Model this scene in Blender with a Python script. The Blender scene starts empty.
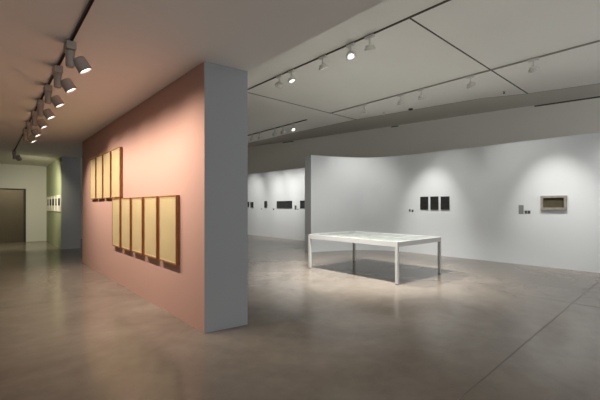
import bpy, bmesh, math, random
from mathutils import Vector, Matrix
random.seed(7)
S = bpy.context.scene
COL = S.collection
PI = math.pi

# ---------------------------------------------------------------- materials
def srgb(r, g, b):
    def c(u):
        u /= 255.0
        return u / 12.92 if u <= 0.04045 else ((u + 0.055) / 1.055) ** 2.4
    return (c(r), c(g), c(b), 1.0)

def new_mat(name):
    m = bpy.data.materials.new(name)
    m.use_nodes = True
    nt = m.node_tree
    return m, nt, nt.nodes['Principled BSDF']

def plain(name, col, rough=0.6, metal=0.0, bump=0.0, bscale=60.0, var=0.0, vscale=3.0, spec=0.5):
    """one tone with a little procedural mottling and surface texture"""
    m, nt, b = new_mat(name)
    b.inputs['Roughness'].default_value = rough
    b.inputs['Metallic'].default_value = metal
    b.inputs['Specular IOR Level'].default_value = spec
    b.inputs['Base Color'].default_value = col
    tc = nt.nodes.new('ShaderNodeTexCoord')
    if var > 0:
        n = nt.nodes.new('ShaderNodeTexNoise'); n.inputs['Scale'].default_value = vscale
        n.inputs['Detail'].default_value = 5
        nt.links.new(tc.outputs['Object'], n.inputs['Vector'])
        r = nt.nodes.new('ShaderNodeValToRGB')
        r.color_ramp.elements[0].position = 0.3; r.color_ramp.elements[1].position = 0.7
        r.color_ramp.elements[0].color = tuple(c * (1 - var) for c in col[:3]) + (1,)
        r.color_ramp.elements[1].color = tuple(min(1, c * (1 + var)) for c in col[:3]) + (1,)
        nt.links.new(n.outputs['Fac'], r.inputs['Fac'])
        nt.links.new(r.outputs['Color'], b.inputs['Base Color'])
    if bump > 0:
        n2 = nt.nodes.new('ShaderNodeTexNoise'); n2.inputs['Scale'].default_value = bscale
        nt.links.new(tc.outputs['Object'], n2.inputs['Vector'])
        bp = nt.nodes.new('ShaderNodeBump'); bp.inputs['Strength'].default_value = bump
        bp.inputs['Distance'].default_value = 0.01
        nt.links.new(n2.outputs['Fac'], bp.inputs['Height'])
        nt.links.new(bp.outputs['Normal'], b.inputs['Normal'])
    return m

def wood(name, c1, c2, scale=6.0):
    m, nt, b = new_mat(name)
    tc = nt.nodes.new('ShaderNodeTexCoord')
    mp = nt.nodes.new('ShaderNodeMapping'); mp.inputs['Scale'].default_value = (scale * 6, scale * 6, scale * 0.5)
    n = nt.nodes.new('ShaderNodeTexNoise'); n.inputs['Scale'].default_value = 2.0; n.inputs['Detail'].default_value = 6
    r = nt.nodes.new('ShaderNodeValToRGB')
    r.color_ramp.elements[0].position = 0.35; r.color_ramp.elements[1].position = 0.65
    r.color_ramp.elements[0].color = c1; r.color_ramp.elements[1].color = c2
    nt.links.new(tc.outputs['Object'], mp.inputs['Vector']); nt.links.new(mp.outputs['Vector'], n.inputs['Vector'])
    nt.links.new(n.outputs['Fac'], r.inputs['Fac']); nt.links.new(r.outputs['Color'], b.inputs['Base Color'])
    b.inputs['Roughness'].default_value = 0.45
    return m

def emitter(name, col, strength):
    m, nt, b = new_mat(name)
    b.inputs['Base Color'].default_value = (0.8, 0.8, 0.8, 1)
    b.inputs['Emission Color'].default_value = col
    b.inputs['Emission Strength'].default_value = strength
    return m

def concrete_floor():
    m, nt, b = new_mat('polished_concrete')
    N = nt.nodes; L = nt.links
    tc = N.new('ShaderNodeTexCoord')
    def noise(scale, detail, rough=0.55, dist=0.0):
        n = N.new('ShaderNodeTexNoise'); n.inputs['Scale'].default_value = scale
        n.inputs['Detail'].default_value = detail; n.inputs['Roughness'].default_value = rough
        n.inputs['Distortion'].default_value = dist
        L.new(tc.outputs['Object'], n.inputs['Vector']); return n
    big = noise(0.55, 7, 0.62, 0.8)
    mid = noise(3.2, 8, 0.68, 0.3)
    fine = noise(40, 4)
    r1 = N.new('ShaderNodeValToRGB')
    r1.color_ramp.elements[0].position = 0.30; r1.color_ramp.elements[1].position = 0.72
    r1.color_ramp.elements[0].color = FLOOR_A
    r1.color_ramp.elements[1].color = FLOOR_B
    L.new(big.outputs['Fac'], r1.inputs['Fac'])
    r2 = N.new('ShaderNodeValToRGB')
    r2.color_ramp.elements[0].position = 0.3; r2.color_ramp.elements[1].position = 0.7
    r2.color_ramp.elements[0].color = (0.86, 0.855, 0.85, 1); r2.color_ramp.elements[1].color = (1.08, 1.08, 1.08, 1)
    L.new(mid.outputs['Fac'], r2.inputs['Fac'])
    mx = N.new('ShaderNodeMix'); mx.data_type = 'RGBA'; mx.blend_type = 'MULTIPLY'
    mx.inputs['Factor'].default_value = 1.0
    L.new(r1.outputs['Color'], mx.inputs['A']); L.new(r2.outputs['Color'], mx.inputs['B'])
    L.new(mx.outputs['Result'], b.inputs['Base Color'])
    mr = N.new('ShaderNodeMapRange'); mr.inputs['From Min'].default_value = 0.3; mr.inputs['From Max'].default_value = 0.7
    mr.inputs['To Min'].default_value = 0.15; mr.inputs['To Max'].default_value = 0.24
    L.new(big.outputs['Fac'], mr.inputs['Value']); L.new(mr.outputs['Result'], b.inputs['Roughness'])
    b.inputs['Specular IOR Level'].default_value = 0.5
    bp = N.new('ShaderNodeBump'); bp.inputs['Strength'].default_value = 0.05; bp.inputs['Distance'].default_value = 0.01
    L.new(fine.outputs['Fac'], bp.inputs['Height']); L.new(bp.outputs['Normal'], b.inputs['Normal'])
    return m

def glass_pane():
    m, nt, b = new_mat('clear_glass')
    nt.nodes.remove(b)
    out = [n for n in nt.nodes if n.type == 'OUTPUT_MATERIAL'][0]
    t = nt.nodes.new('ShaderNodeBsdfTransparent'); t.inputs['Color'].default_value = (0.95, 0.97, 0.96, 1)
    g = nt.nodes.new('ShaderNodeBsdfGlossy'); g.inputs['Roughness'].default_value = 0.03
    f = nt.nodes.new('ShaderNodeFresnel'); f.inputs['IOR'].default_value = 1.45
    mx = nt.nodes.new('ShaderNodeMixShader')
    geo = nt.nodes.new('ShaderNodeNewGeometry')
    inv = nt.nodes.new('ShaderNodeMath'); inv.operation = 'SUBTRACT'; inv.inputs[0].default_value = 1.0
    mul = nt.nodes.new('ShaderNodeMath'); mul.operation = 'MULTIPLY'
    nt.links.new(geo.outputs['Backfacing'], inv.inputs[1])
    nt.links.new(f.outputs['Fac'], mul.inputs[0]); nt.links.new(inv.outputs['Value'], mul.inputs[1])
    nt.links.new(mul.outputs['Value'], mx.inputs['Fac'])
    nt.links.new(t.outputs['BSDF'], mx.inputs[1]); nt.links.new(g.outputs['BSDF'], mx.inputs[2])
    nt.links.new(mx.outputs['Shader'], out.inputs['Surface'])
    return m

FLOOR_A = (0.160, 0.135, 0.110, 1)
FLOOR_B = (0.262, 0.225, 0.187, 1)
M = {}
M['floor'] = concrete_floor()
M['white_wall'] = plain('white_wall_paint', (0.68, 0.71, 0.725, 1), 0.85, bump=0.05, bscale=120)
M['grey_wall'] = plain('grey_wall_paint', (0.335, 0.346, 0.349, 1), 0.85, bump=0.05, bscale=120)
M['far_wall'] = plain('far_wall_paint', (0.62, 0.62, 0.57, 1), 0.85, bump=0.05, bscale=120)
M['edge_ceiling'] = plain('shaded_ceiling_beige', (0.66, 0.63, 0.555, 1), 0.9)  # darker than the main panel: the raised strip's shade put into its colour
M['shaded_end'] = plain('shaded_white_paint', (0.50, 0.52, 0.54, 1), 0.85, bump=0.05, bscale=120)  # greyed copy of the white paint, shade of the end face in the colour
M['pink_wall'] = plain('pink_wall_paint', (0.54, 0.33, 0.268, 1), 0.85, bump=0.05, bscale=120)
M['green_wall'] = plain('green_wall_paint', (0.41, 0.455, 0.28, 1), 0.85, bump=0.05, bscale=120)
M['soffit'] = plain('low_ceiling_paint', (0.84, 0.81, 0.775, 1), 0.9)
M['ceiling'] = plain('high_ceiling_paint', (0.87, 0.85, 0.80, 1), 0.9, var=0.02, vscale=0.6)
M['back_wall'] = plain('back_wall_paint', (0.86, 0.83, 0.75, 1), 0.9)
M['joint'] = plain('dark_joint', (0.035, 0.028, 0.022, 1), 0.8)
M['gap_shade'] = plain('dim_brown_gap_shade', (0.10, 0.088, 0.07, 1), 0.8)
M['edge_joint_shade'] = plain('brown_edge_shade', (0.16, 0.14, 0.115, 1), 0.8)  # shadow of the gap along the ceiling panel edge, painted brown
M['floor_joint'] = plain('floor_joint_filler', (0.12, 0.102, 0.085, 1), 0.6)
M['dark_track'] = plain('dark_track_metal', (0.03, 0.022, 0.018, 1), 0.5, 0.3)
M['brown_track'] = plain('brown_grey_track_metal', (0.10, 0.088, 0.07, 1), 0.5, 0.2)
M['grey_track'] = plain('grey_track_metal', (0.42, 0.40, 0.35, 1), 0.5, 0.2)
M['bronze_body'] = plain('grey_brown_lamp_paint', (0.36, 0.315, 0.27, 1), 0.5, 0.0)
M['white_body'] = plain('off_white_lamp_paint', (0.68, 0.665, 0.62, 1), 0.45, 0.0)
M['black_inner'] = plain('black_plastic', (0.02, 0.02, 0.02, 1), 0.5)
M['lens'] = emitter('lit_lens', (1.0, 0.95, 0.87, 1), 3.5)
M['wood'] = wood('brown_wood', srgb(112, 68, 38), srgb(146, 92, 54))
M['gold_wood'] = wood('gold_brown_wood', srgb(132, 92, 48), srgb(164, 120, 68))
M['pale_wood'] = wood('pale_wood', srgb(205, 180, 135), srgb(228, 205, 165))
M['parchment'] = plain('cream_parchment', srgb(192, 173, 129), 0.8, var=0.06, vscale=2.5)
M['table_white'] = plain('white_lacquer', (0.55, 0.55, 0.535, 1), 0.4)
M['tray_white'] = plain('white_tray_lining', (0.40, 0.405, 0.395, 1), 0.7)
M['paper'] = plain('white_paper', (0.52, 0.52, 0.505, 1), 0.8)
M['print_grey'] = plain('pale_grey_print', (0.30, 0.31, 0.30, 1), 0.8, var=0.25, vscale=9)
M['glass'] = glass_pane()
M['black_art'] = plain('black_print', (0.018, 0.018, 0.017, 1), 0.45, var=0.5, vscale=6)
M['black_frame'] = plain('black_frame_paint', (0.03, 0.03, 0.03, 1), 0.5)
M['charcoal_art'] = plain('charcoal_print', (0.035, 0.036, 0.037, 1), 0.6, var=0.5, vscale=5)
M['beige_frame'] = plain('weathered_beige_frame', (0.30, 0.275, 0.235, 1), 0.6, var=0.25, vscale=9)
M['olive_art'] = plain('olive_brown_painting', (0.075, 0.060, 0.032, 1), 0.6, var=0.3, vscale=5)
M['dark_strip'] = plain('dark_brown_strip', (0.03, 0.025, 0.02, 1), 0.6)
M['label_grey'] = plain('grey_label_card', (0.22, 0.225, 0.23, 1), 0.7)
M['label_dark'] = plain('dark_label_card', (0.07, 0.07, 0.07, 1), 0.7)
M['label_text'] = plain('label_print', (0.45, 0.45, 0.45, 1), 0.7)
M['white_frame'] = plain('white_frame_paint', (0.88, 0.86, 0.78, 1), 0.6)
M['door_metal'] = plain('bronze_door_metal', (0.085, 0.065, 0.036, 1), 0.38, 0.4, var=0.08, vscale=1.5)
M['door_dark'] = plain('dark_door_jamb', (0.02, 0.016, 0.012, 1), 0.6)
M['cap'] = plain('dark_cap', (0.05, 0.05, 0.045, 1), 0.6)

# ---------------------------------------------------------------- mesh helpers
class MB:
    def __init__(s):
        s.bm = bmesh.new()
    def box(s, x0, x1, y0, y1, z0, z1, bev=0.0, mi=0):
        vs = [s.bm.verts.new(p) for p in ((x0,y0,z0),(x1,y0,z0),(x1,y1,z0),(x0,y1,z0),(x0,y0,z1),(x1,y0,z1),(x1,y1,z1),(x0,y1,z1))]
        fs = []
        for q in ((0,3,2,1),(4,5,6,7),(0,1,5,4),(1,2,6,5),(2,3,7,6),(3,0,4,7)):
            f = s.bm.faces.new([vs[i] for i in q]); f.material_index = mi; fs.append(f)
        if bev > 0:
            es = list({e for f in fs for e in f.edges})
            bmesh.ops.bevel(s.bm, geom=es, offset=bev, segments=2, affect='EDGES', profile=0.5)
        return s
    def lathe(s, prof, n=28, mat=Matrix(), mi=0):
        """prof: list of (radius, z); closed at both ends when radius is 0"""
        rings = []
        for r, z in prof:
            if r < 1e-6:
                rings.append([s.bm.verts.new(mat @ Vector((0, 0, z)))])
            else:
                rings.append([s.bm.verts.new(mat @ Vector((r*math.cos(2*PI*i/n), r*math.sin(2*PI*i/n), z))) for i in range(n)])
        for a, b in zip(rings, rings[1:]):
            for i in range(n):
                j = (i + 1) % n
                if len(a) == 1 and len(b) == 1: continue
                if len(a) == 1: f = s.bm.faces.new((a[0], b[j], b[i]))
                elif len(b) == 1: f = s.bm.faces.new((a[i], a[j], b[0]))
                else: f = s.bm.faces.new((a[i], a[j], b[j], b[i]))
                f.material_index = mi
        return s
    def prism(s, pts, z0, z1, mi=0):
        n = len(pts)
        lo = [s.bm.verts.new((x, y, z0)) for x, y in pts]
        hi = [s.bm.verts.new((x, y, z1)) for x, y in pts]
        s.bm.faces.new(list(reversed(lo))).material_index = mi
        s.bm.faces.new(hi).material_index = mi
        for i in range(n):
            j = (i + 1) % n
            s.bm.faces.new((lo[i], lo[j], hi[j], hi[i])).material_index = mi
        return s
    def build(s, name, mats, parent=None, smooth=False):
        bmesh.ops.recalc_face_normals(s.bm, faces=s.bm.faces[:])
        me = bpy.data.meshes.new(name); s.bm.to_mesh(me); s.bm.free()
        for m in (mats if isinstance(mats, (list, tuple)) else [mats]): me.materials.append(m)
        if smooth:
            for p in me.polygons: p.use_smooth = True
            me.set_sharp_from_angle(angle=math.radians(40))
        o = bpy.data.objects.new(name, me); COL.objects.link(o)
        if parent: o.parent = parent
        return o

def tag(o, label, cat, group=None):
    o['label'] = label; o['category'] = cat
    if group: o['group'] = group
    return o
def thing(name, label, cat, loc=(0,0,0), rz=0.0, group=None):
    o = bpy.data.objects.new(name, None); COL.objects.link(o)
    o.empty_display_size = 0.1; o.location = loc; o.rotation_euler = (0, 0, rz)
    return tag(o, label, cat, group)
def struct(o):
    o['kind'] = 'structure'; return o
def copy_tree(o, parent=None):
    c = o.copy(); COL.objects.link(c)
    if parent: c.parent = parent
    for ch in list(o.children):
        copy_tree(ch, c)
    return c

# ---------------------------------------------------------------- camera
H_EYE = 1.6
F = 357.0
THETA = math.atan(314.0 / 357.0)
cam = bpy.data.cameras.new('camera'); co = bpy.data.objects.new('camera', cam); COL.objects.link(co)
co.location = (0, 0, H_EYE); co.rotation_euler = (PI/2, 0, -THETA)
cam.sensor_width = 36; cam.lens = F / 600 * 36; cam.shift_y = 6.0 / 600
cam.clip_start = 0.05; cam.clip_end = 100
S.camera = co

# ---------------------------------------------------------------- setting
LOW = 3.42     # low ceiling over the pink wall
HIGH = 4.84    # high ceiling over the gallery
WTOP = 3.36    # top of the free-standing white walls
struct(MB().box(-4, 15.2, -4, 20.4, -0.2, 0.0).build('floor', M['floor']))

def strip(x0, y0, x1, y1, w, z0, z1):
    d = Vector((x1-x0, y1-y0)).normalized(); n = Vector((-d.y, d.x)) * w/2
    return [(x0+n.x, y0+n.y), (x0-n.x, y0-n.y), (x1-n.x, y1-n.y), (x1+n.x, y1+n.y)]
m = MB()
m.prism(strip(10.9, 1.53, 1.0, 1.31, 0.009, 0, 0), 0.0, 0.0015)
m.prism(strip(7.30, 3.9, 7.16, -3.9, 0.010, 0, 0), 0.0, 0.0015)
m.prism(strip(1.9, 7.2, -3.8, 7.35, 0.006, 0, 0), 0.0, 0.0015)
struct(m.build('trim_1', M['floor_joint']))

# pink partition and grey end, one wall with a coloured face
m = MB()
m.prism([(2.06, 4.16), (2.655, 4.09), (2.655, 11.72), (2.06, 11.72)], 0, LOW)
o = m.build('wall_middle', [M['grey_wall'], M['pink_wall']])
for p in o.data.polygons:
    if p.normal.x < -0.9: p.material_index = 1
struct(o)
# green partition beyond the gap
o = MB().box(2.09, 2.70, 15.7, 20.05, 0, LOW).build('wall_green', [M['grey_wall'], M['green_wall']])
for p in o.data.polygons:
    if p.normal.x < -0.9: p.material_index = 1
struct(o)
# far wall with the door opening, left wall
m = MB()
m.box(1.34, 15.2, 20.05, 20.4, 0, HIGH + 0.2)
m.box(-1.35, 1.34, 20.05, 20.4, 2.37, HIGH + 0.2)
m.box(-4, -1.35, 20.05, 20.4, 0, HIGH + 0.2)
struct(m.build('wall_far', M['far_wall']))
struct(MB().box(-4.3, -4.0, -4, 20.4, 0, HIGH).build('wall_left', M['grey_wall']))
# low ceiling slab: its right edge is the fascia of the step up to the high ceiling
struct(MB().box(-4, 2.655, -4, 20.05, LOW, HIGH + 0.2).build('ceiling', M['soffit']))
# high ceiling panel with its slanting edge, and the raised strip behind it
edge = [(13.2, -4), (12.2, 1.85), (11.75, 3.4), (11.2, 4.5), (10.45, 8.6), (10.25, 12.3), (10.15, 20.05)]
struct(MB().prism([(2.655, -4)] + edge + [(2.655, 20.05)], HIGH, HIGH + 0.2).build('ceiling.001', M['ceiling']))
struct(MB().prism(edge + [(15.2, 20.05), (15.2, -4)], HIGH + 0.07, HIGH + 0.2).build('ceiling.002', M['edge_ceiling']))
# angled back wall
def back_x(y): return 14.2 - 0.183 * y
struct(MB().prism([(back_x(-4), -4), (15.2, -4), (15.2, 20.05), (back_x(20.05) + 0.4, 20.05), (back_x(16.9), 16.9)], 0, HIGH + 0.07).build('wall_back', M['back_wall']))
# straight far wall of the right room
struct(MB().box(11.0, 11.08, 8.5, 20.05, 0, WTOP).build('wall_right', M['white_wall']))
# curved white partition
ctrl = [(8.42, 9.00), (8.80, 8.905), (9.147, 8.80), (9.72, 8.58), (10.22, 8.28), (10.60, 7.88), (10.84, 7.36), (10.96, 6.75), (11.0, 6.1)]
def catmull(P, k=6):
    out = []
    Q = [P[0]] + P + [P[-1]]
    for i in range(1, len(Q) - 2):
        p0, p1, p2, p3 = [Vector(q) for q in Q[i-1:i+3]]
        for j in range(k):
            t = j / k
            out.append(0.5*((2*p1)+(-p0+p2)*t+(2*p0-5*p1+4*p2-p3)*t*t+(-p0+3*p1-3*p2+p3)*t**3))
    out.append(Vector(P[-1])); return out
front = catmull(ctrl) + [Vector((11.0, 3.0)), Vector((11.0, -3.95))]
back = []
for i, p in enumerate(front):
    a = front[max(0, i-1)]; b = front[min(len(front)-1, i+1)]
    d = (b - a).normalized(); n = Vector((-d.y, d.x))      # away from the room
    back.append(p + n * 0.45)
bm = bmesh.new()
rows = []
for a, b in zip(front, back):
    rows.append([bm.verts.new((a.x, a.y, 0)), bm.verts.new((a.x, a.y, WTOP)), bm.verts.new((b.x, b.y, WTOP)), bm.verts.new((b.x, b.y, 0))])
for r, q in zip(rows, rows[1:]):
    for i in range(4):
        bm.faces.new((r[i], r[(i+1) % 4], q[(i+1) % 4], q[i]))
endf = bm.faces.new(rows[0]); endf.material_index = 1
bm.faces.new(list(reversed(rows[-1])))
mb = MB(); mb.bm.free(); mb.bm = bm
o = mb.build('wall_curved', [M['white_wall'], M['shaded_end']])
for p in o.data.polygons: p.use_smooth = True
o.data.set_sharp_from_angle(angle=math.radians(35))
struct(o)
# ceiling joints
m = MB()
m.prism(strip(5.44, 3.37, 11.74, 3.39, 0.032, 0, 0), HIGH - 0.003, HIGH)
struct(m.build('trim_2', M['joint']))
struct(MB().prism(strip(5.6, 8.63, 10.42, 8.66, 0.035, 0, 0), HIGH - 0.003, HIGH).build('trim_3', M['joint']))
struct(MB().box(5.435, 5.465, -3.9, 19.9, HIGH - 0.003, HIGH).build('trim_4', M['joint']))
struct(MB().box(8.99, 9.01, -3.9, 19.9, HIGH - 0.003, HIGH).build('trim_5', M['ceiling']))

m = MB()
for (ax, ay), (bx, by) in zip(edge, edge[1:]):
    m.prism(strip(ax - 0.012, ay, bx - 0.012, by, 0.022, 0, 0), HIGH - 0.002, HIGH)
struct(m.build('trim_6', M['edge_joint_shade']))

# metal door at the end of the passage
m = MB()
m.box(-1.35, -1.29, 20.06, 20.30, 0.0, 2.37); m.box(1.27, 1.34, 20.055, 20.30, 0.0, 2.37); m.box(-1.29, 1.27, 20.06, 20.30, 2.33, 2.37)
door = bpy.data.objects.new('door_1', None); COL.objects.link(door); struct(door)
door.location = (0, 20.2, 0)
j = m.build('door_frame', M['door_dark'], door); j.location = (0, -20.2, 0)
for x0, x1 in ((-1.29, -0.42), (-0.415, 0.425), (0.43, 1.27)):
    mm = MB().box(x0, x1, 20.16, 20.20, 0.0, 2.33, 0.004)
    l = mm.build('door_leaf', M['door_metal'], door); l.location = (0, -20.2, 0)

# ---------------------------------------------------------------- tracks and spotlights
def track(name, label, x, y0, y1, z, mat, w=0.034, hgt=0.02, group=None):
    t = thing(name, label, 'track', (x, y0, z), 0, group)
    L = y1 - y0
    m = MB()
    m.box(-w/2, -w/2 + 0.006, 0, L, -hgt, 0); m.box(w/2 - 0.006, w/2, 0, L, -hgt, 0)
    m.box(-w/2 + 0.006, w/2 - 0.006, 0, L, -hgt * 0.35, 0)
    m.build('rail', mat, t)
    MB().box(-w/2, w/2, L, L + 0.012, -hgt, 0).build('end_cap', M['cap'], t)
    return t
track('lighting_track', 'dark lighting track running along the low ceiling in front of the pink wall', 0.70, -2.0, 15.3, LOW, M['dark_track'], 0.026)
track('lighting_track', 'thin dark track on the high ceiling nearest the low ceiling edge', 5.45, -2.5, 12.0, HIGH - 0.003, M['brown_track'], 0.022)
track('lighting_track', 'pale grey track on the high ceiling in front of the curved white wall', 9.0, -3.0, 8.63, HIGH - 0.003, M['grey_track'], 0.05)
track('lighting_track', 'short far track ending on the ceiling just right of the grey wall end', 9.0, 9.85, 18.5, HIGH - 0.003, M['dark_track'], 0.05)

def aim_matrix(d):
    return Vector(d).normalized().to_track_quat('-Z', 'Y')

def lamp(parent, pos, d, watts, angle, col, blend=1.0, radius=0.04):
    L = bpy.data.lights.new('spot_beam', 'SPOT'); L.energy = watts; L.color = col
    L.spot_size = math.radians(angle); L.spot_blend = blend; L.shadow_soft_size = radius
    o = bpy.data.objects.new('spot_beam', L); COL.objects.link(o)
    o.parent = parent; o.location = pos; o.rotation_mode = 'QUATERNION'; o.rotation_quaternion = aim_matrix(d)
    return o

def make_left_head():
    t = thing('spotlight', '', 'spotlight')
    MB().box(-0.048, 0.048, -0.095, 0.095, -0.105, -0.018, 0.006).build('adapter', M['bronze_body'], t)
    m = MB()
    m.lathe([(0, -0.105), (0.05, -0.105), (0.043, -0.15), (0.043, -0.265), (0.036, -0.28), (0, -0.28)], 24)
    m.build('arm', M['bronze_body'], t, True)
    h = MB().lathe([(0, 0.060), (0.058, 0.060), (0.070, 0.048), (0.072, -0.066), (0.076, -0.068), (0.076, -0.088), (0.064, -0.088), (0.060, -0.060), (0, -0.060)], 32)
    hs = h.build('housing', M['bronze_body'], t, True)
    MB().lathe([(0, -0.0605), (0.056, -0.0605), (0.052, -0.076), (0.02, -0.084), (0, -0.085)], 28).build('lens', M['lens'], hs, True)
    return t
def make_right_head(flange=0.105):
    t = thing('spotlight', '', 'spotlight')
    MB().box(-0.032, 0.032, -0.10, 0.10, -0.062, -0.017, 0.006).build('adapter', M['white_body'], t)
    m = MB(); m.lathe([(0, -0.062), (0.026, -0.062), (0.018, -0.075), (0.018, -0.205), (0, -0.205)], 20)
    m.build('stem', M['white_body'], t, True)
    h = MB().lathe([(0, 0.035), (0.062, 0.035), (0.080, 0.020), (0.082, -0.014), (flange, -0.018), (flange, -0.056), (flange-0.012, -0.059), (0.076, -0.052), (0.066, -0.030), (0, -0.030)], 32)
    hs = h.build('housing', M['white_body'], t, True)
    MB().lathe([(0, -0.0305), (0.046, -0.0305), (0.042, -0.044), (0.02, -0.05), (0, -0.051)], 28).build('lens', M['lens'], hs, True)
    return t

protoL = protoR = None
def place(kind, loc, target, label, group, watts, angle, col, hd, blend=1.0, lit=True):
    """hd: head pivot offset from the attach point"""
    global protoL, protoR
    if kind == 'L':
        if protoL is None: protoL = t = make_left_head()
        else: t = copy_tree(protoL)
    else:
        if protoR is None: protoR = t = make_right_head()
        else: t = copy_tree(protoR)
    t.location = loc; tag(t, label, 'spotlight', group)
    for c in list(t.children):
        if c.type == 'LIGHT':
            bpy.data.objects.remove(c); continue
        if c.name.startswith('housing'):
            c.location = hd
            c.rotation_mode = 'QUATERNION'
            d = Vector(target) - (Vector(loc) + Vector(hd))
            c.rotation_quaternion = aim_matrix(d)
    d.normalize()
    if watts > 0:
        lamp(t, Vector(hd) + d * 0.115, d, watts, angle, col, blend)
    return t

WARM = (1.0, 0.86, 0.73)
NEUT = (1.0, 0.965, 0.915)
ORD = ['first', 'second', 'third', 'fourth', 'fifth', 'sixth', 'seventh', 'eighth', 'ninth']
gl = 'spotlights on the low ceiling track'
for i, y in enumerate((4.66, 5.57, 6.53, 7.52, 8.50, 9.62, 10.6)):
    lab = ('%s spotlight from the front in the row lighting the pink wall' % ORD[i]) if i else 'large nearest grey brown spotlight on the low ceiling lighting the pink wall'
    place('L', (0.70, y, LOW), (2.06, y - 0.15, 1.15), lab, gl, 80, 124 if i < 5 else 100, WARM, (0.105, -0.01, -0.215))
place('L', (0.70, 15.05, LOW), (2.09, 18.7, 0.8), 'lone far spotlight at the end of the low ceiling track by the green wall', gl, 240, 100, (1.0, 0.92, 0.68), (0.105, 0.0, -0.215))
g1 = 'spotlights on the track above the glass table'
HD = (0.0, 0.0, -0.225)
for y, tg, lab, w, a in (
        (6.97, (6.6, 10.5, 0.6), 'tilted spotlight turned away, leftmost on the nearest high ceiling track', 200, 95),
        (6.50, (6.3, 5.3, 0.0), 'spotlight with bright lens beside the tilted one on the high ceiling track', 850, 78),
        (5.45, (7.0, 5.4, 0.87), 'disc shaped spotlight hanging alone in the middle of the high ceiling track', 180, 84),
        (4.67, (4.8, 2.9, 0.0), 'spotlight with square bright lens right of the lone disc spotlight', 60, 84),
        (4.20, (6.9, 4.9, 0.87), 'disc shaped spotlight rightmost of the five above the glass table', 850, 78)):
    place('R', (5.45, y, HIGH - 0.003), tg, lab, g1, w, a, NEUT, HD)
g2 = 'spotlights on the track before the curved wall'
for y, tg, lab, w, a in (
        (7.15, (10.0, 8.3, 0.9), 'leftmost pale spotlight on the grey track facing the curve of the wall', 95, 90),
        (5.83, (11.0, 5.9, 1.3), 'pale spotlight on the grey track above the three black pictures', 230, 42),
        (5.17, (11.0, 5.5, 1.55), 'pale spotlight just right of the one above the three black pictures', 50, 60),
        (3.85, (11.0, 3.0, 1.45), 'pale spotlight on the grey track left of the long ceiling joint', 50, 80),
        (2.49, (11.0, 2.55, 1.35), 'pale spotlight on the grey track right of the long ceiling joint', 240, 42),
        (0.60, (11.0, 0.4, 1.2), 'added unseen pale spotlight on the grey track brightening the right wall end', 150, 80)):  # unseen head added to brighten the right end of the wall
    place('R', (9.0, y, HIGH - 0.003), tg, lab, g2, w, a, NEUT, HD)
g3 = 'spotlights on the far track'
for i, (y, tg, w) in enumerate(((10.64, (8.9, 8.0, 0.0), 190), (11.28, (11.0, 12.3, 1.6), 165), (11.82, (11.0, 13.3, 1.6), 165), (12.90, (11.0, 13.9, 1.6), 165), (13.49, (11.0, 15.2, 1.6), 170), (15.4, (11.0, 16.6, 1.6), 170))):  # last head is unseen, added to light the far wall's left end
    lab = 'bright lens spotlight at the right end of the far track' if i == 0 else '%s small spotlight from the right end of the far track' % ORD[i]
    place('R', (9.0, y, HIGH - 0.003), tg, lab, g3, w, 58, NEUT, HD)

# small ceiling fittings
t = tag(MB().lathe([(0, 0), (0.075, 0), (0.075, -0.02), (0.05, -0.038), (0, -0.04)], 24).build('smoke_detector', M['cap'], None, True), 'small dark round smoke detector on the high ceiling near its edge', 'smoke detector')
t.location = (10.63, 6.5, HIGH)
t = thing('sprinkler', 'tiny sprinkler head hanging from the high ceiling beside the long joint', 'sprinkler', (11.0, 3.77, HIGH))
MB().lathe([(0, 0), (0.05, 0), (0.05, -0.008), (0, -0.008)], 20).build('rosette', M['white_body'], t, True)
MB().lathe([(0, -0.008), (0.014, -0.008), (0.014, -0.05), (0.028, -0.055), (0.028, -0.062), (0, -0.062)], 16).build('nozzle', M['cap'], t, True)
t = thing('sprinkler', 'pale sprinkler head on the high ceiling left of the smoke detector', 'sprinkler', (10.34, 7.36, HIGH + 0.001))
MB().lathe([(0, 0), (0.05, 0), (0.05, -0.008), (0, -0.008)], 20).build('rosette', M['white_body'], t, True)
MB().lathe([(0, -0.008), (0.014, -0.008), (0.014, -0.08), (0.032, -0.085), (0.032, -0.095), (0, -0.095)], 16).build('nozzle', M['white_body'], t, True)
# shadow gap at the head of the back wall, its darkness painted on thin strips
for y0, y1, hh, lab in ((3.73, -3.5, 0.075, 'long dark painted shadow gap at the head of the back wall on the right'),
                    (8.63, 8.30, 0.07, 'very short dark painted shadow gap at the head of the back wall above the curve'),
                    (14.5, 13.75, 0.07, 'short dark painted shadow gap at the head of the back wall beyond the far track')):
    a = Vector((back_x(y0), y0)); b = Vector((back_x(y1), y1))
    L = (b - a).length; ang = math.atan2(b.y - a.y, b.x - a.x)
    t = thing('shadow_slot', lab, 'vent', (a.x, a.y, HIGH + 0.07 - hh), ang)
    m = MB(); m.box(0, L, -0.02, 0.0, 0, 0.012); m.box(0, L, -0.02, 0.0, hh - 0.012, hh); m.box(0, 0.012, -0.02, 0, 0.012, hh - 0.012); m.box(L-0.012, L, -0.02, 0, 0.012, hh-0.012)
    m.build('frame', M['back_wall'], t)
    MB().box(0.012, L - 0.012, -0.006, 0.0, 0.012, hh - 0.012).build('slot_shade', M['gap_shade'], t)

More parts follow.
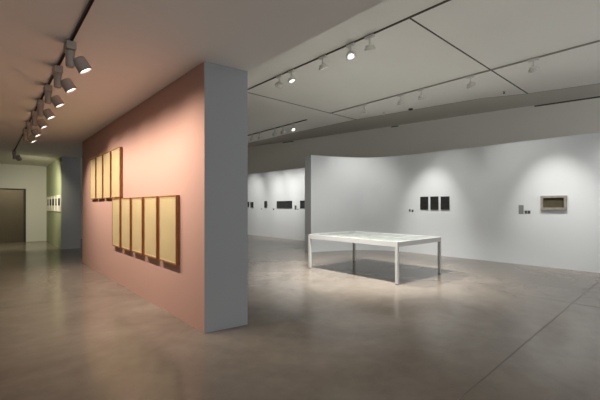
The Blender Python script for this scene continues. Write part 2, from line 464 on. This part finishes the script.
# ---------------------------------------------------------------- works on the pink wall
def panel_frame(y1, y0, z0, z1, label, group, d=0.055):
    """box-framed tall sheet hung on the pink wall; y1 far edge, y0 near edge"""
    t = thing('framed_sheet', label, 'framed picture', (2.06, (y0+y1)/2, z0), 0, group)
    W = (y1 - y0) / 2; Hh = z1 - z0; r = 0.014
    m = MB()
    m.box(-d, 0, -W, -W + r, 0, Hh); m.box(-d, 0, W - r, W, 0, Hh)
    m.box(-d, 0, -W + r, W - r, 0, r); m.box(-d, 0, -W + r, W - r, Hh - r, Hh)
    m.build('frame', M['wood'], t)
    q = 0.022; f = MB()
    f.box(-d - 0.004, -d, -W, -W + q, 0, Hh); f.box(-d - 0.004, -d, W - q, W, 0, Hh)
    f.box(-d - 0.004, -d, -W + q, W - q, 0, q); f.box(-d - 0.004, -d, -W + q, W - q, Hh - q, Hh)
    f.build('moulding', M['gold_wood'], t)
    v = MB(); a = W - q; b = a - 0.016
    v.box(-d + 0.001, -d + 0.012, -a, -b, q, Hh - q); v.box(-d + 0.001, -d + 0.012, b, a, q, Hh - q)
    v.box(-d + 0.001, -d + 0.012, -b, b, q, q + 0.016); v.box(-d + 0.001, -d + 0.012, -b, b, Hh - q - 0.016, Hh - q)
    v.build('fillet', M['pale_wood'], t)
    MB().box(-d + 0.004, -d + 0.010, -W + r, W - r, r, Hh - r).build('sheet', M['parchment'], t)
    return t
gu = 'upper row of framed sheets on the pink wall'; gw = 'lower row of framed sheets on the pink wall'
up = [(10.42, 9.84), (9.74, 9.16), (9.06, 8.46), (8.36, 7.72)]
for i, (a, b) in enumerate(up):
    panel_frame(a, b, 1.77, 2.785, ('%s from the left of four tall cream sheets in the upper row' % ORD[i]).replace('first from the left', 'leftmost'), gu)
lo = [(8.30, 7.73), (7.62, 7.05), (6.94, 6.37), (6.26, 5.68), (5.57, 4.91)]
for i, (a, b) in enumerate(lo):
    panel_frame(a, b, 0.765, 1.755, ('%s from the left of five tall cream sheets in the lower row' % ORD[i]).replace('first from the left', 'leftmost'), gw)

# small white frames on the green wall
gg = 'white frames on the green wall'
edges = [19.7, 18.9, 18.1, 17.3, 16.5, 15.8]
for i in range(5):
    a, b = edges[i] - 0.01, edges[i+1] + 0.01
    W = (a - b) / 2
    t = thing('white_frame', ('%s from the left of five white framed prints on the green wall' % ORD[i]).replace('first from the left', 'leftmost'), 'framed picture', (2.09, (a+b)/2, 1.39), 0, gg)
    m = MB(); m.box(-0.03, 0, -W, -W+0.03, 0, 0.62); m.box(-0.03, 0, W-0.03, W, 0, 0.62); m.box(-0.03, 0, -W+0.03, W-0.03, 0, 0.03); m.box(-0.03, 0, -W+0.03, W-0.03, 0.59, 0.62)
    m.build('frame', M['white_frame'], t)
    MB().box(-0.020, -0.014, -W+0.03, W-0.03, 0.03, 0.59).build('mat_board', M['white_frame'], t)
    MB().box(-0.023, -0.0201, -W+0.10, W-0.10, 0.23, 0.50).build('print', M['print_grey'] if i in (0, 3) else M['charcoal_art'], t)

# ---------------------------------------------------------------- works on the white walls
def wall_picture(name, label, cat, y0, y1, z0, z1, fm, am, d=0.03, r=0.02, group=None, x=11.0, inset=0.006):
    W = (y1 - y0)/2; Hh = z1 - z0
    t = thing(name, label, cat, (x, (y0+y1)/2, z0), 0, group)
    m = MB()
    m.box(-d, 0, -W, -W+r, 0, Hh); m.box(-d, 0, W-r, W, 0, Hh); m.box(-d, 0, -W+r, W-r, 0, r); m.box(-d, 0, -W+r, W-r, Hh-r, Hh)
    m.build('frame', fm, t)
    MB().box(-d+inset, -d+inset+0.004, -W+r, W-r, r, Hh-r).build('picture', am, t)
    return t
gt = 'three black pictures on the curved wall'
wall_picture('black_picture', 'leftmost of three black upright pictures on the curved white wall', 'picture', 6.07, 6.35, 1.48, 1.91, M['black_frame'], M['black_art'], group=gt, r=0.012)
wall_picture('black_picture', 'middle of three black upright pictures on the curved white wall', 'picture', 5.715, 5.985, 1.48, 1.91, M['black_frame'], M['black_art'], group=gt, r=0.012)
wall_picture('black_picture', 'rightmost of three black upright pictures on the curved white wall', 'picture', 5.35, 5.63, 1.48, 1.905, M['black_frame'], M['black_art'], group=gt, r=0.012)
# the weathered box frame with a shadowed interior
t = wall_picture('box_frame', 'weathered beige box frame with a dark landscape on the right of the white wall', 'framed picture', 2.31, 2.87, 1.505, 1.865, M['beige_frame'], M['olive_art'], d=0.07, r=0.055, inset=0.045)
m = MB()
for yy in (0.155, 0.095): m.box(-0.026, -0.0252, yy - 0.004, yy + 0.004, 0.058, 0.27)
m.box(-0.0265, -0.0252, -0.222, -0.18, 0.058, 0.30); m.box(-0.0265, -0.0252, -0.16, 0.21, 0.27, 0.30)
m.build('dark_bar', M['dark_strip'], t)
def label_card(y0, y1, z0, z1, mat, label, x=11.0):
    W = (y1-y0)/2
    t = thing('wall_label', label, 'label', (x, (y0+y1)/2, z0))
    MB().box(-0.006, 0, -W, W, 0, z1-z0).build('card', mat, t)
    return t
label_card(3.28, 3.40, 1.38, 1.625, M['label_grey'], 'grey upright wall card left of the beige box frame')
label_card(3.195, 3.255, 1.39, 1.475, M['label_dark'], 'small dark label left of its twin beside the grey upright card')
label_card(3.12, 3.185, 1.39, 1.475, M['label_dark'], 'small dark label right of its twin, nearer the beige box frame')
label_card(6.70, 6.765, 1.41, 1.49, M['label_dark'], 'small dark label left of its twin beside the three black pictures', 10.957)
label_card(6.60, 6.665, 1.395, 1.475, M['label_dark'], 'small dark label right of its twin beside the three black pictures', 10.966)
gf = 'dark pictures on the far white wall'
wall_picture('dark_picture', 'small dark picture by the grey wall end on the far white wall', 'picture', 16.36, 16.62, 1.515, 1.82, M['black_frame'], M['charcoal_art'], group=gf)
wall_picture('dark_picture', 'thin dark picture cut off by the grey wall end on the far wall', 'picture', 16.78, 17.0, 1.55, 1.84, M['black_frame'], M['charcoal_art'], group=gf)
wall_picture('dark_picture', 'narrow upright dark picture in the middle of the far white wall', 'picture', 15.09, 15.31, 1.52, 1.86, M['black_frame'], M['charcoal_art'], group=gf)
wall_picture('dark_picture', 'left half of the wide dark pair on the far white wall', 'picture', 13.655, 14.25, 1.50, 1.845, M['black_frame'], M['charcoal_art'], group=gf)
wall_picture('dark_picture', 'right half of the wide dark pair on the far white wall', 'picture', 13.07, 13.64, 1.50, 1.845, M['black_frame'], M['charcoal_art'], group=gf)
wall_picture('dark_picture', 'dark picture beside the curved wall end, left of its cut off neighbour', 'picture', 12.325, 12.47, 1.505, 1.85, M['black_frame'], M['charcoal_art'], group=gf)
wall_picture('dark_picture', 'dark picture cut off by the end of the curved wall', 'picture', 12.0, 12.305, 1.505, 1.85, M['black_frame'], M['charcoal_art'], group=gf)
label_card(15.56, 15.66, 1.41, 1.47, M['label_grey'], 'tiny grey label left of the narrow upright picture on the far wall')
label_card(14.49, 14.60, 1.395, 1.475, M['label_dark'], 'tiny dark label between narrow picture and wide pair on the far wall')
label_card(12.76, 12.89, 1.425, 1.625, M['label_dark'], 'dark upright card right of the wide dark pair on the far wall')
label_card(12.61, 12.72, 1.425, 1.47, M['label_grey'], 'tiny grey label right of the dark upright card on the far wall')

# ---------------------------------------------------------------- glass-topped table
TX0, TX1, TY0, TY1, TZ = 6.25, 8.06, 4.12, 6.78, 0.87
t = thing('display_table', 'large white display table with glass top standing in front of curved wall', 'table', ((TX0+TX1)/2, (TY0+TY1)/2, 0))
ox, oy = (TX0+TX1)/2, (TY0+TY1)/2
hx, hy = (TX1-TX0)/2, (TY1-TY0)/2
k = 0.06
for sx in (-1, 1):
    for sy in (-1, 1):
        cx, cy = sx*(hx-k/2), sy*(hy-k/2)
        l = MB().box(-k/2, k/2, -k/2, k/2, 0.012, TZ-0.105, 0.004).build('leg', M['table_white'], t)
        l.location = (cx, cy, 0)
        f = MB().box(-k/2+0.008, k/2-0.008, -k/2+0.008, k/2-0.008, 0, 0.012).build('foot', M['cap'], l)
m = MB()
e = 0.03
m.box(-hx, hx, -hy, -hy+e, TZ-0.105, TZ); m.box(-hx, hx, hy-e, hy, TZ-0.105, TZ)
m.box(-hx, -hx+e, -hy+e, hy-e, TZ-0.105, TZ); m.box(hx-e, hx, -hy+e, hy-e, TZ-0.105, TZ)
m.build('rim', M['table_white'], t)
MB().box(-hx+e, hx-e, -hy+e, hy-e, TZ-0.1, TZ-0.065).build('tray', M['tray_white'], t)
MB().box(-hx+e, hx-e, -hy+e, hy-e, TZ-0.009, TZ-0.002).build('glass_top', M['glass'], t)
# sheets laid out inside
gp = 'paper sheets under the glass top'
proto = None
RW = ['near', 'far']
for r in range(2):
    for i in range(7):
        sx = TX0 + 0.46 + r * 0.86 + random.uniform(-0.04, 0.04)
        sy = TY1 - 0.24 - i * 0.365
        lab = '%s paper sheet from the left in the %s row under the table glass' % (ORD[i], RW[r])
        if proto is None:
            p = thing('paper_sheet', lab, 'paper sheet', (sx, sy, TZ-0.065), 0, gp)
            bm2 = MB(); bm2.box(-0.30, 0.30, -0.13, 0.13, 0.0, 0.004); bm2.build('sheet', M['paper'], p)
            MB().box(-0.22, 0.05, -0.09, 0.09, 0.004, 0.0048).build('print', M['print_grey'], p)
            proto = p
        else:
            p = copy_tree(proto); p.location = (sx, sy, TZ-0.065); tag(p, lab, 'paper sheet', gp)
        p.rotation_euler = (0, 0, random.uniform(-0.05, 0.05))

# ---------------------------------------------------------------- uniform world glow as added fill through the open back, exposure
w = bpy.data.worlds.new('world'); S.world = w; w.use_nodes = True
bg = w.node_tree.nodes['Background']
bg.inputs['Color'].default_value = (0.93, 0.96, 1.0, 1); bg.inputs['Strength'].default_value = 0.68
S.view_settings.view_transform = 'Standard'; S.view_settings.look = 'None'
S.view_settings.exposure = 0.88; S.view_settings.gamma = 1.0
S.view_settings.use_curve_mapping = False
